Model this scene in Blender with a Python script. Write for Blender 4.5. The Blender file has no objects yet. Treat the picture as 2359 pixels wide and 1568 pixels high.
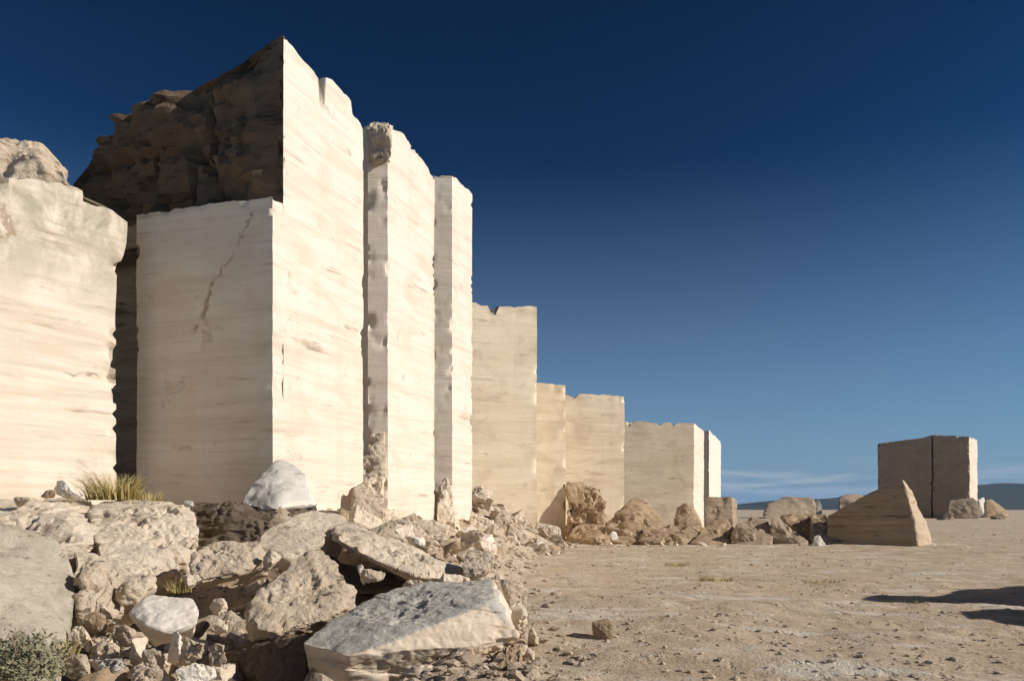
import bpy, bmesh, math, random
import numpy as np
from mathutils import Vector

R = math.radians
random.seed(7)
rng = np.random.default_rng(11)
sc = bpy.context.scene
COL = sc.collection

# ---------------------------------------------------------------- camera
F = 804.0                 # focal length in pixels of a 1024 wide picture
EYE = 2.2                 # eye height above the quarry floor
HOR = 508.5               # row of the horizon
cam_d = bpy.data.cameras.new("camera")
cam = bpy.data.objects.new("camera", cam_d)
COL.objects.link(cam)
cam.location = (0, 0, EYE)
cam.rotation_euler = (R(90), 0, 0)
cam_d.sensor_width = 36
cam_d.lens = 36 * F / 1024
cam_d.shift_y = (HOR - 340) / 1024
cam_d.clip_start = 0.1
cam_d.clip_end = 20000
sc.camera = cam

# ---------------------------------------------------------------- light
SUN_AZ, SUN_EL = 10.0, 28.0            # degrees towards the viewer from due right, degrees above the horizon
sx, sy, sz = (math.cos(R(SUN_AZ)) * math.cos(R(SUN_EL)), -math.sin(R(SUN_AZ)) * math.cos(R(SUN_EL)), math.sin(R(SUN_EL)))
sun_d = bpy.data.lights.new("sun", 'SUN')
sun_d.energy = 4.15
sun_d.angle = R(0.5)
sun_d.color = (1.0, 0.935, 0.86)
sun = bpy.data.objects.new("sun", sun_d)
COL.objects.link(sun)
sun.rotation_euler = Vector((sx, sy, sz)).to_track_quat('Z', 'Y').to_euler()

world = bpy.data.worlds.new("World")
sc.world = world
world.use_nodes = True
wn, wl = world.node_tree.nodes, world.node_tree.links
bg = wn["Background"]
sky = wn.new("ShaderNodeTexSky")
sky.sky_type = 'NISHITA'
sky.sun_disc = False
sky.sun_elevation = R(SUN_EL)
sky.sun_rotation = math.atan2(sx, sy)
sky.altitude = 1500
sky.air_density = 1.0
sky.dust_density = 0.25
sky.ozone_density = 3.0
gam = wn.new("ShaderNodeGamma"); gam.inputs[1].default_value = 2.15
hs = wn.new("ShaderNodeMix"); hs.data_type = 'RGBA'; hs.blend_type = 'MULTIPLY'; hs.inputs[0].default_value = 1.0; hs.inputs[7].default_value = (0.045, 0.094, 0.078, 1)
wl.new(sky.outputs[0], gam.inputs[0]); wl.new(gam.outputs[0], hs.inputs[6])
# pale blue towards the horizon
geo = wn.new("ShaderNodeTexCoord")
sep = wn.new("ShaderNodeSeparateXYZ"); wl.new(geo.outputs["Generated"], sep.inputs[0])
hzr = wn.new("ShaderNodeMapRange"); hzr.inputs[1].default_value = 0.40; hzr.inputs[2].default_value = 0.0; hzr.inputs[4].default_value = 1.0
wl.new(sep.outputs[2], hzr.inputs[0])
hzp = wn.new("ShaderNodeMath"); hzp.operation = 'POWER'; hzp.inputs[1].default_value = 1.45; wl.new(hzr.outputs[0], hzp.inputs[0])
hmx = wn.new("ShaderNodeMix"); hmx.data_type = 'RGBA'; hmx.inputs[7].default_value = (2.2, 3.25, 4.9, 1)
wl.new(hzp.outputs[0], hmx.inputs[0]); wl.new(hs.outputs[2], hmx.inputs[6])
# thin wisps of cloud low over the horizon
mp = wn.new("ShaderNodeMapping"); mp.inputs["Scale"].default_value = (7, 7, 70); mp.inputs["Location"].default_value = (2.3, 0.4, 0.3)
wl.new(geo.outputs["Generated"], mp.inputs[0])
cn = wn.new("ShaderNodeTexNoise"); cn.inputs["Scale"].default_value = 1.0; cn.inputs["Detail"].default_value = 5; cn.inputs["Distortion"].default_value = 0.6
wl.new(mp.outputs[0], cn.inputs["Vector"])
cr = wn.new("ShaderNodeMapRange"); cr.inputs[1].default_value = 0.42; cr.inputs[2].default_value = 0.62; wl.new(cn.outputs[0], cr.inputs[0])
band = wn.new("ShaderNodeMapRange"); band.inputs[1].default_value = 0.062; band.inputs[2].default_value = 0.040; wl.new(sep.outputs[2], band.inputs[0])
mul = wn.new("ShaderNodeMath"); mul.operation = 'MULTIPLY'; wl.new(cr.outputs[0], mul.inputs[0]); wl.new(band.outputs[0], mul.inputs[1])
mul2 = wn.new("ShaderNodeMath"); mul2.operation = 'MULTIPLY'; mul2.inputs[1].default_value = 0.55; wl.new(mul.outputs[0], mul2.inputs[0])
mx = wn.new("ShaderNodeMix"); mx.data_type = 'RGBA'
wl.new(mul2.outputs[0], mx.inputs[0]); wl.new(hmx.outputs[2], mx.inputs[6]); mx.inputs[7].default_value = (5.2, 5.6, 6.3, 1)
wl.new(mx.outputs[2], bg.inputs[0])
bg.inputs[1].default_value = 0.08

sc.view_settings.view_transform = 'Standard'
sc.view_settings.look = 'None'
sc.view_settings.exposure = 0.25
sc.view_settings.gamma = 1.0
sc.cycles.max_bounces = 8
sc.cycles.diffuse_bounces = 6

# ---------------------------------------------------------------- helpers
K = 1024 / 2358.0
def P(px, py, Y):
    """a point Y metres ahead seen at (px, py) of the 2358 wide photograph"""
    return ((px * K - 512) / F * Y, Y, EYE + (HOR - py * K) / F * Y)
def XY(px, Y): return ((px * K - 512) / F * Y, Y)

def zof(py, Y): return EYE + (HOR - py * K) / F * Y
def _hash(ix, iy, iz, seed):
    h = (ix.astype(np.int64) * 374761393 + iy.astype(np.int64) * 668265263 + iz.astype(np.int64) * 2147483647 + seed * 1274126177) & 0xffffffff
    h = ((h ^ (h >> 13)) * 1274126177) & 0xffffffff
    h = h ^ (h >> 16)
    return (h & 0xffff) / 32767.5 - 1.0
def vnoise(p, seed=0):
    i = np.floor(p).astype(np.int64); f = p - i
    u = f * f * f * (f * (f * 6 - 15) + 10)
    r = 0
    for dx in (0, 1):
        wx = u[:, 0] if dx else 1 - u[:, 0]
        for dy in (0, 1):
            wy = u[:, 1] if dy else 1 - u[:, 1]
            for dz in (0, 1):
                wz = u[:, 2] if dz else 1 - u[:, 2]
                r = r + wx * wy * wz * _hash(i[:, 0] + dx, i[:, 1] + dy, i[:, 2] + dz, seed)
    return r
def fbm(p, scale, octv=4, seed=0, rough=0.5):
    s = np.array(scale if hasattr(scale, '__len__') else (scale,) * 3, float)
    a, t, r = 1.0, 0.0, 0
    q = p * s
    for o in range(octv):
        r = r + a * vnoise(q + o * 17.3, seed + o * 7); t += a
        q = q * 2.03; a *= rough
    return r / t

def mesh_obj(name, verts, faces, mat, loc=(0, 0, 0), parent=None, smooth=True, sharp=None):
    me = bpy.data.meshes.new(name)
    v = np.asarray(verts, float) - np.asarray(loc, float)
    me.from_pydata(v.tolist(), [], faces if isinstance(faces, list) else faces.tolist())
    me.update()
    if smooth:
        me.shade_smooth()
        if sharp: me.set_sharp_from_angle(angle=R(sharp))
    for m in (mat if isinstance(mat, (list, tuple)) else [mat]): me.materials.append(m)
    o = bpy.data.objects.new(name, me)
    COL.objects.link(o)
    if parent is not None:
        o.parent = parent
        o.location = np.asarray(loc, float) - np.asarray(parent.location, float)
    else:
        o.location = loc
    return o
def tag(o, label=None, cat=None, group=None, kind=None):
    if label: o['label'] = label
    if cat: o['category'] = cat
    if group: o['group'] = group
    if kind: o['kind'] = kind
    return o
def empty(name, loc, label, cat, group=None):
    o = bpy.data.objects.new(name, None); COL.objects.link(o); o.location = loc; o.empty_display_size = 0.3
    return tag(o, label, cat, group)

# ---------------------------------------------------------------- materials
def stone(name, base, streak, dark, bed=(0.5, 0.5, 5.0), streak_amt=0.6, dark_lo=0.62, patch=None, patch_amt=0.0, bump=0.25,
          tilt=(0, 0, 0), fine=9.0, dust=None, dust_amt=0.0, pits=0.0, world=False, moss=None, cracks=(), tracks=False):
    m = bpy.data.materials.new(name); m.use_nodes = True
    n, l = m.node_tree.nodes, m.node_tree.links
    b = n["Principled BSDF"]; b.inputs["Roughness"].default_value = 0.85
    b.inputs["Specular IOR Level"].default_value = 0.25
    tc = n.new("ShaderNodeTexCoord")
    gp = n.new("ShaderNodeNewGeometry")
    CO = gp.outputs["Position"] if world else tc.outputs["Object"]
    def noise(scale, sc3=(1, 1, 1), det=6, rough=0.55, dist=0.0, rot=(0, 0, 0)):
        mpn = n.new("ShaderNodeMapping"); mpn.inputs["Scale"].default_value = sc3; mpn.inputs["Rotation"].default_value = rot
        l.new(CO, mpn.inputs[0])
        t = n.new("ShaderNodeTexNoise"); t.inputs["Scale"].default_value = scale; t.inputs["Detail"].default_value = det
        t.inputs["Roughness"].default_value = rough; t.inputs["Distortion"].default_value = dist
        l.new(mpn.outputs[0], t.inputs["Vector"]); return t.outputs[0]
    def ramp(src, lo, hi, amt=1.0):
        r = n.new("ShaderNodeMapRange"); r.inputs[1].default_value = lo; r.inputs[2].default_value = hi; r.inputs[4].default_value = amt
        l.new(src, r.inputs[0]); return r.outputs[0]
    def mix(fac, a, c):
        x = n.new("ShaderNodeMix"); x.data_type = 'RGBA'; l.new(fac, x.inputs[0])
        if isinstance(a, tuple): x.inputs[6].default_value = (*a, 1)
        else: l.new(a, x.inputs[6])
        x.inputs[7].default_value = (*c, 1); return x.outputs[2]
    nb = noise(1.0, bed, 8, 0.66, 0.9, tilt)
    c = mix(ramp(nb, 0.42, 0.66, streak_amt), base, streak)
    if patch: c = mix(ramp(noise(0.45, (1, 1, 1.6), 5, 0.6, 0.8), 0.50, 0.68, patch_amt), c, patch)
    nd = noise(1.0, tuple(v * 2.3 for v in bed), 5, 0.6, 0.2, tilt)
    gate = ramp(noise(0.6, (1, 1, 1.5), 3), 0.40, 0.62)
    mm = n.new("ShaderNodeMath"); mm.operation = 'MULTIPLY'
    l.new(ramp(nd, dark_lo, dark_lo + 0.10, 0.75), mm.inputs[0]); l.new(gate, mm.inputs[1])
    c = mix(mm.outputs[0], c, dark)
    if dust: c = mix(ramp(noise(1.7, (1, 1, 1), 6, 0.65), 0.42, 0.60, dust_amt), c, dust)
    nf = noise(fine, (1, 1, 1), 8, 0.7)
    if pits:
        pv = noise(fine * 0.45, (1, 1, 1.8), 6, 0.75, 0.3)
        c = mix(ramp(pv, 0.60, 0.70, pits), c, dark)
    def math_(op, a, b_=None, c_=None):
        x = n.new("ShaderNodeMath"); x.operation = op
        for k, v in enumerate((a, b_, c_)):
            if v is None: continue
            if isinstance(v, (int, float)): x.inputs[k].default_value = v
            else: l.new(v, x.inputs[k])
        return x.outputs[0]
    if world:            # fine bedding lines
        fl = noise(1.0, (0.22, 0.22, 7.5), 5, 0.7, 0.5)
        c = mix(ramp(fl, 0.50, 0.66, 0.28), c, tuple(v * 0.72 for v in streak))
        # broad upright bands left by the cutting wire, and runs of stain
        vb = noise(1.0, (0.9, 0.9, 0.02), 3, 0.5)
        c = mix(ramp(vb, 0.50, 0.60, 0.22), c, streak)
        vs = noise(1.0, (2.6, 2.6, 0.10), 5, 0.6)
        c = mix(ramp(vs, 0.60, 0.72, 0.35), c, patch or streak)
        bl = noise(0.9, (1, 1, 1.3), 7, 0.75, 0.6)
        c = mix(ramp(bl, 0.60, 0.70, 0.55), c, dark)
    if tracks:           # faint wheel tracks and washed crusts
        tk = noise(1.0, (0.10, 1.1, 1), 4, 0.6, 0.6, (0, 0, 0.25))
        c = mix(ramp(tk, 0.52, 0.60, 0.6), c, streak)
        ps = noise(1.0, (0.35, 0.8, 1), 6, 0.7, 0.5, (0, 0, -0.2))
        c = mix(ramp(ps, 0.54, 0.62, 0.75), c, (0.72, 0.65, 0.55))
        pd = noise(1.0, (0.5, 1.6, 1), 7, 0.75, 0.7, (0, 0, 0.1))
        c = mix(ramp(pd, 0.56, 0.66, 0.32), c, (0.40, 0.30, 0.20))
    crk = None
    if moss or cracks:
        sp = n.new("ShaderNodeSeparateXYZ"); l.new(gp.outputs["Position"], sp.inputs[0])
    if moss:            # lichen colour that reaches down from height z0..z1
        z0, z1, mc, am = moss
        zz = ramp(sp.outputs[2], z0, z1)
        c = mix(math_('MULTIPLY', math_('MULTIPLY', zz, am), ramp(noise(1.1, (1, 1, 0.6), 7, 0.7, 0.5), 0.40, 0.58)), c, mc)
    for (ax_, az_, bx_, bz_, w_) in cracks:      # a crack from (x, z) to (x, z)
        L_ = math.hypot(bx_ - ax_, bz_ - az_); ux, uz = (bx_ - ax_) / L_, (bz_ - az_) / L_
        wob = math_('MULTIPLY', math_('SUBTRACT', noise(1.5, (1, 1, 1), 5, 0.7), 0.5), 0.9)
        X_ = math_('SUBTRACT', sp.outputs[0], ax_); Z_ = math_('SUBTRACT', sp.outputs[2], az_)
        t_ = math_('ADD', math_('MULTIPLY', X_, ux), math_('MULTIPLY', Z_, uz))
        d_ = math_('ABSOLUTE', math_('ADD', math_('SUBTRACT', math_('MULTIPLY', X_, uz), math_('MULTIPLY', Z_, ux)), wob))
        f_ = ramp(d_, w_, w_ * 0.3)
        f_ = math_('MULTIPLY', f_, math_('MULTIPLY', ramp(t_, 0, 0.2), ramp(t_, L_, L_ - 0.2)))
        f_ = math_('MULTIPLY', f_, ramp(noise(2.3, (1, 1, 1), 4, 0.6), 0.36, 0.5, 0.75))
        c = mix(f_, c, dark)
        crk = f_ if crk is None else math_('MAXIMUM', crk, f_)
    l.new(c, b.inputs["Base Color"])
    add = n.new("ShaderNodeMath"); add.operation = 'MULTIPLY_ADD'; add.inputs[1].default_value = 0.5
    l.new(nf, add.inputs[0]); l.new(nb, add.inputs[2])
    a2 = n.new("ShaderNodeMath"); a2.operation = 'SUBTRACT'; l.new(add.outputs[0], a2.inputs[0]); l.new(mm.outputs[0], a2.inputs[1])
    if crk is not None: a2o = math_('SUBTRACT', a2.outputs[0], crk)
    else: a2o = a2.outputs[0]
    bp = n.new("ShaderNodeBump"); bp.inputs["Strength"].default_value = bump; bp.inputs["Distance"].default_value = 0.16 if pits else 0.08
    l.new(a2o, bp.inputs["Height"]); l.new(bp.outputs[0], b.inputs["Normal"])
    return m
WHITE = (0.75, 0.68, 0.57); OCHRE = (0.60, 0.46, 0.31); BROWN = (0.26, 0.17, 0.10)
M_WHITE = stone("white_marble", WHITE, (0.68, 0.58, 0.47), (0.40, 0.28, 0.18), (0.35, 0.35, 4.0), 0.55, 0.60, (0.72, 0.56, 0.42), 0.35, 0.22)
M_CREAM = stone("cream_marble", (0.70, 0.60, 0.47), (0.52, 0.38, 0.24), (0.27, 0.17, 0.09), (0.30, 0.30, 4.5), 0.7, 0.57, (0.60, 0.44, 0.28), 0.5, 0.3)
M_BEIGE = stone("beige_marble", (0.77, 0.655, 0.48), (0.62, 0.48, 0.31), (0.33, 0.23, 0.13), (0.10, 0.10, 1.0), 0.6, 0.60, (0.55, 0.43, 0.30), 0.8, 0.3, world=True)
M_LEDGE = stone("ledge_stone", (0.70, 0.59, 0.45), (0.58, 0.45, 0.31), (0.26, 0.18, 0.11), (0.9, 0.9, 2.4), 0.7, 0.58, (0.48, 0.42, 0.33), 0.6, 0.8, pits=0.4, fine=7)
M_PEBBLE = stone("floor_pebble", (0.58, 0.46, 0.33), (0.45, 0.35, 0.24), (0.15, 0.11, 0.07), (1, 1, 1), 0.9, 0.5, (0.52, 0.47, 0.40), 1.0, 0.6)
ck = lambda px1, py1, px2, py2, Y, w: (XY(px1, Y)[0], zof(py1, Y), XY(px2, Y)[0], zof(py2, Y), w)
M_TOWER = stone("tower_marble", (0.76, 0.68, 0.56), (0.62, 0.51, 0.38), (0.30, 0.20, 0.11), (0.14, 0.14, 1.5), 0.55, 0.60, (0.66, 0.52, 0.38), 0.55, 0.3, world=True,
                cracks=[ck(600, 490, 500, 640, 24.6, 0.045), ck(500, 640, 440, 770, 24.8, 0.13)])
M_LEFT = stone("lichened_marble", (0.75, 0.67, 0.545), (0.60, 0.48, 0.35), (0.32, 0.22, 0.13), (0.14, 0.14, 1.4), 0.75, 0.58, (0.70, 0.55, 0.41), 0.45, 0.35, world=True,
                moss=(7.6, 10.4, (0.40, 0.35, 0.25), 1.0), cracks=[ck(78, 500, 85, 600, 23.2, 0.07), ck(30, 690, 62, 720, 23, 0.07), ck(185, 862, 268, 872, 24.3, 0.07)])
M_PALE = stone("pale_grey_marble", (0.62, 0.58, 0.51), (0.60, 0.55, 0.47), (0.30, 0.25, 0.19), (0.5, 0.5, 2), 0.6, 0.60, (0.64, 0.57, 0.46), 0.4, 0.5, tilt=(0.3, 0.6, 0))
M_GREY = stone("grey_marble", (0.54, 0.50, 0.43), (0.46, 0.42, 0.35), (0.17, 0.15, 0.13), (0.8, 0.8, 3), 0.7, 0.58, (0.54, 0.48, 0.39), 0.6, 0.7, tilt=(0.3, 0.4, 0), pits=0.3)
M_ROUGH = stone("rough_stone", (0.66, 0.54, 0.40), (0.52, 0.40, 0.27), (0.16, 0.11, 0.07), (1.2, 1.2, 2.4), 0.8, 0.58, (0.50, 0.36, 0.22), 0.6, 0.9, pits=0.5)
M_LICHEN = stone("lichen_stone", (0.56, 0.49, 0.38), (0.44, 0.38, 0.28), (0.15, 0.13, 0.08), (1.5, 1.5, 1.8), 0.8, 0.58, (0.56, 0.50, 0.40), 0.5, 0.8, pits=0.6)
M_SHADE = stone("weathered_shaded_rock", (0.17, 0.125, 0.085), (0.10, 0.08, 0.065), (0.03, 0.025, 0.02), (0.5, 0.5, 1.0), 0.8, 0.55, (0.20, 0.115, 0.055), 0.7, 1.0, fine=5)  # dark brown for hollows and shaded rocks, their shade put into the colour
M_CRUST = stone("sunburnt_crust", (0.17, 0.118, 0.072), (0.11, 0.078, 0.052), (0.045, 0.035, 0.025), (0.4, 0.4, 1.6), 0.8, 0.54, (0.20, 0.12, 0.06), 0.6, 1.0, fine=4, pits=0.5)
M_BROWN = stone("brown_rock", (0.46, 0.335, 0.21), (0.27, 0.18, 0.10), (0.10, 0.07, 0.045), (0.4, 0.4, 2.2), 0.8, 0.57, (0.45, 0.33, 0.20), 0.5, 0.8, pits=0.4, fine=5)
M_SLAB = stone("dull_marble", (0.42, 0.32, 0.22), (0.30, 0.225, 0.15), (0.10, 0.07, 0.05), (0.25, 0.25, 3.2), 0.8, 0.57, (0.36, 0.30, 0.24), 0.5, 0.5, fine=5, world=True)

# ---------------------------------------------------------------- builders
def wall(name, foot, zb, ztop, mat, res=0.25, amp=0.05, low=0.5, chip=0.35, rough=None, far_soft=False, parent=None, seed=1, loc=None, rings=10, lean=None, bedamp=0.02, sunside=None):
    """upright quarried mass: footprint (anticlockwise from above), flat base, top surface ztop(x, y)"""
    foot = [np.array(p[:2], float) for p in foot]
    f00 = foot[0]
    area = sum(foot[i][0] * foot[(i + 1) % len(foot)][1] - foot[(i + 1) % len(foot)][0] * foot[i][1] for i in range(len(foot)))
    if area < 0: foot = foot[::-1]
    pts, nrm, dc = [], [], []
    n = len(foot)
    for i in range(n):
        a, b = foot[i], foot[(i + 1) % n]
        e = b - a; L = np.linalg.norm(e); e = e / L
        nn = np.array([e[1], -e[0]])
        pe = foot[i] - foot[i - 1]; pe = pe / np.linalg.norm(pe); pn = np.array([pe[1], -pe[0]])
        k = max(1, int(math.ceil(L / res)))
        for j in range(k):
            pts.append(a + e * L * j / k)
            nrm.append(nn if j else (nn + pn) / np.linalg.norm(nn + pn))
            dc.append(min(L * j / k, L - L * j / k))
    pts, nrm, dc = np.array(pts), np.array(nrm), np.array(dc)
    N = len(pts)
    zt = np.array([ztop(x, y) for x, y in pts])
    H = zt.max() - zb
    Mz = int(math.ceil(H / res))
    V, D = [], []
    for k in range(Mz + 1):
        t = k / Mz
        z = zb + t * (zt - zb)
        p3 = np.column_stack([pts, z])
        q = p3 + seed * 13.1
        d = amp * fbm(q, low, 4, seed) + bedamp * fbm(q, (0.3, 0.3, 3.0), 3, seed + 3)
        edge = np.maximum(np.exp(-dc / 0.22), np.exp(-(zt - z) / 0.35))
        cr_ = fbm(q, 2.3, 4, seed + 5, 0.6); cn_ = np.maximum(0, np.floor((cr_ - 0.08) * 9) / 9)
        d = d - chip * edge * cn_ * 2.2
        if rough is not None: d = d + rough(p3) * (far_soft(p3) if far_soft else 1)
        p3[:, :2] += nrm * d[:, None]
        if k == Mz: p3[:, 2] += 0.05 * fbm(q, 2.5, 3, seed + 9) + 0.06 * np.floor(2.6 * fbm(q, 0.8, 4, seed + 10, 0.6) + 0.5)
        V.append(p3)
    cen = pts.mean(axis=0)
    for k in range(1, rings):
        s = 1 - (k / rings) ** 1.0
        xy = cen + (pts - cen) * s
        z = np.array([ztop(x, y) for x, y in xy])
        p3 = np.column_stack([xy, z]); p3[:, 2] += 0.22 * fbm(p3, 0.9, 4, seed + 9)
        V.append(p3)
    V = np.vstack(V)
    c_i = len(V)
    V = np.vstack([V, [[cen[0], cen[1], ztop(*cen)]]])
    if lean is not None: V[:, 0] += lean(V)
    Rn = Mz + rings
    Fs = []
    idx = np.arange(N); nx = (idx + 1) % N
    for k in range(Rn - 1 + 0):
        a = k * N
        Fs += np.column_stack([a + idx, a + nx, a + N + nx, a + N + idx]).tolist()
    a = (Rn - 1) * N
    Fs += [[a + i, a + (i + 1) % N, c_i] for i in range(N)]
    # Mz+1 rings on the side, rings-1 on top
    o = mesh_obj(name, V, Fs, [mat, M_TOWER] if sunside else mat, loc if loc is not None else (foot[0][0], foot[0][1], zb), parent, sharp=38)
    if sunside:          # sunward side in paler marble, the sunlight put into its colour
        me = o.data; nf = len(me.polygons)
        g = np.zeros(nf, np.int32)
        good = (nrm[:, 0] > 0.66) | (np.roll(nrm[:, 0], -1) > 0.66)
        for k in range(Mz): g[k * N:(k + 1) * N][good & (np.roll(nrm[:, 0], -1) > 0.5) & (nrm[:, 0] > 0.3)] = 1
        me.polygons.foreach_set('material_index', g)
    return o

ICO = {}
def ico(sub):
    if sub not in ICO:
        bm = bmesh.new(); bmesh.ops.create_icosphere(bm, subdivisions=sub, radius=1)
        ICO[sub] = (np.array([v.co[:] for v in bm.verts]), [[v.index for v in f.verts] for f in bm.faces]); bm.free()
    return ICO[sub]
def hull_planes(pts):
    bm = bmesh.new()
    for p in pts: bm.verts.new(p)
    bmesh.ops.convex_hull(bm, input=bm.verts)
    bm.normal_update()
    out = []
    for f in bm.faces:
        if f.calc_area() > 1e-9: out.append((np.array(f.normal[:]), np.array(f.calc_center_median()[:])))
    bm.free()
    return out
def rock(name, pts, mat, sub=5, amp=0.05, seed=1, chip=0.0, cuts=0, strata=None, p=60, parent=None, sharp=30, base=None, freq=1.0, facets=14, matf=None, grit=1.0):
    """angular rock that fills the convex outline of the given 3-D points, with broken, faceted, layered surfaces"""
    pts = np.array(pts, float)
    lo, hi = pts.min(0), pts.max(0)
    cen = pts.mean(0); half = (hi - lo) / 2
    d, faces = ico(sub)
    dirs = d * half; ln = np.linalg.norm(dirs, axis=1); dirs = dirs / ln[:, None]
    pl = []
    for nn, c in hull_planes(pts):
        dist = float(np.dot(nn, c - cen))
        if dist < 0: nn, dist = -nn, -dist
        pl.append((nn, max(dist, 1e-3)))
    r_ = random.Random(seed)
    for _ in range(cuts + facets):
        nn = np.array([r_.gauss(0, 1), r_.gauss(0, 1), r_.gauss(0, 1)]) / half; nn /= np.linalg.norm(nn)
        sup = float(((pts - cen) @ nn).max())
        pl.append((nn, sup * (r_.uniform(0.72, 0.86) if _ < cuts else r_.uniform(0.84, 0.96))))
    acc, sn = 0, 0
    for nn, dist in pl:
        g = np.maximum(dirs @ nn / dist, 1e-3)
        acc = acc + g ** p
        sn = sn + (g ** 24)[:, None] * nn[None, :]
    rr = acc ** (-1.0 / p)
    sn = sn / np.linalg.norm(sn, axis=1)[:, None]
    V = cen + dirs * rr[:, None]
    size = float(np.mean(half)) * 2
    q = V + seed * 7.7
    f0 = freq / max(size, 0.05)
    disp = amp * size * fbm(q, 1.6 * f0, 5, seed, 0.55)
    t = 2.6 * fbm(q, 1.9 * f0, 4, seed + 6, 0.5)                    # broken ledges
    stair = np.floor(t) + sstep(0.35, 0.65, t - np.floor(t))
    disp = disp + amp * 0.45 * size * stair
    disp = disp - amp * 0.8 * size * np.abs(fbm(q, 5.0 * f0, 4, seed + 2, 0.6)) * grit
    if chip: disp = disp - chip * size * np.maximum(0, fbm(q, 2.4 * f0, 4, seed + 4, 0.6) - 0.10) * 2.4
    if strata is not None:
        ax, per, am = strata; ax = np.array(ax, float); ax /= np.linalg.norm(ax)
        s = (q @ ax) / per + 0.6 * fbm(q, 1.2 * f0, 3, seed + 8)
        g = vnoise(np.column_stack([s, s * 0, s * 0]), seed)
        disp = disp + am * (g - 1.2 * np.maximum(0, 0.25 - np.abs(g)) * 4 * (0.4 + np.maximum(0, fbm(q, 2 * f0, 2, seed + 12))))
    V = V + sn * np.maximum(disp, -0.30 * rr)[:, None]
    b = base if base is not None else (cen[0], cen[1], lo[2])
    o = mesh_obj(name, V, faces, mat, b, parent, sharp=sharp)
    if matf is not None:
        me = o.data
        fa = np.array(faces)
        me.polygons.foreach_set('material_index', matf(sn[fa].mean(axis=1), V[fa].mean(axis=1)).astype(np.int32))
    return o
def sstep(a, b, x):
    t = np.clip((x - a) / (b - a), 0, 1); return t * t * (3 - 2 * t)

# ---------------------------------------------------------------- ground
def sstep(a, b, x):
    t = np.clip((x - a) / (b - a), 0, 1); return t * t * (3 - 2 * t)
def ground_h(x, y):
    x = np.asarray(x, float); y = np.asarray(y, float)
    xb = np.interp(y, [11, 24, 30, 36, 41, 44, 63, 120], [0.3, 0.3, 0.6, 1.0, 2.3, 2.9, 4.0, 8.0])     # where the rubble slope meets the floor
    rise = np.clip((xb - x) * np.interp(y, [36, 43], [0.34, 0.56]), 0, np.interp(y, [36, 43, 60, 80], [2.15, 2.9, 2.9, 1.5]))
    a_ = np.interp(x, [-8, -5, -3, 0], [20.3, 19.2, 17.8, 16.0])
    near = 0.10 + 0.90 * sstep(a_, a_ + 1.3, y)
    left = 1 + 0 * x
    h = rise * near * left
    h = h * (1 - sstep(70, 110, y) * 0.7)
    p = np.column_stack([x.ravel(), y.ravel(), 0 * x.ravel()])
    b = (0.16 * fbm(p, 0.12, 3, 5) + 0.10 * fbm(p, 0.6, 4, 6) + 0.03 * fbm(p, 3.5, 3, 8)).reshape(x.shape)
    pit = -0.6 * (1 - sstep(-2.2, -0.9, x)) * sstep(6.5, 8.0, y) * (1 - sstep(16.5, 18.0, y))
    fade = 1 - sstep(80, 250, np.abs(y) + np.abs(x) * .3)
    rb = np.clip(rise / 1.2, 0, 1) * 0.28 * fbm(p, 0.8, 4, 9).reshape(x.shape)
    rub = (1 - sstep(-0.6, 0.4, x)) * (1 - sstep(40, 60, y)) * sstep(6.5, 8, y)
    rb2 = 0.10 * np.floor(4 * fbm(p, 1.6, 4, 19, 0.6)).reshape(x.shape) / 2 * rub
    return h + (b + rb) * fade + pit + rb2
def build_ground(mat):
    ys = [-30, -10, 0, 4]
    y = 6.0
    while y < 7000:
        ys.append(y); y *= 1.011 if y < 120 else 1.12
        y = y if y > 20 else ys[-1] + 0.11
    ys = np.array(ys)
    us = np.linspace(-1, 1, 330)
    X, Yy = [], []
    for yy in ys:
        w = max(16, abs(yy) * 1.0) if yy < 300 else yy * 1.6
        X.append(us * w); Yy.append(np.full(len(us), yy))
    X = np.array(X); Yy = np.array(Yy)
    Z = ground_h(X, Yy)
    V = np.column_stack([X.ravel(), Yy.ravel(), Z.ravel()])
    nr, nc = X.shape
    i, j = np.meshgrid(np.arange(nr - 1), np.arange(nc - 1), indexing='ij')
    a = (i * nc + j).ravel()
    return mesh_obj('ground', V, np.column_stack([a, a + 1, a + nc + 1, a + nc]), mat)
M_GROUND = stone("quarry_floor", (0.66, 0.52, 0.36), (0.47, 0.355, 0.235), (0.24, 0.175, 0.115), (1.3, 0.7, 1), 0.9, 0.57, (0.62, 0.54, 0.43), 0.8, 0.7,
                 dust=(0.55, 0.43, 0.30), dust_amt=0.7, fine=14, pits=0.12, tracks=True)
tag(build_ground(M_GROUND), kind='structure')

# ---------------------------------------------------------------- near tower
Y0 = 24.0
def on_line(px, anchor=(628, Y0), slope=0.352):
    """point of the long wall line seen at column px"""
    ax, ay = XY(*anchor); u = (px * K - 512) / F
    Y = (ax - slope * ay) / (u - slope)
    return (u * Y, Y)
def prof(pts):
    """height over floor as a function of the column seen, for tops given as (px, py) along a line"""
    xs = [p[0] for p in pts]; zs = [p[1] for p in pts]
    return lambda t: float(np.interp(t, xs, zs))
def along(origin, d):
    d = np.array(d, float); d = d / np.linalg.norm(d)
    return lambda x, y: (x - origin[0]) * d[0] + (y - origin[1]) * d[1]
def zof(py, Y): return EYE + (HOR - py * K) / F * Y

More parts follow.
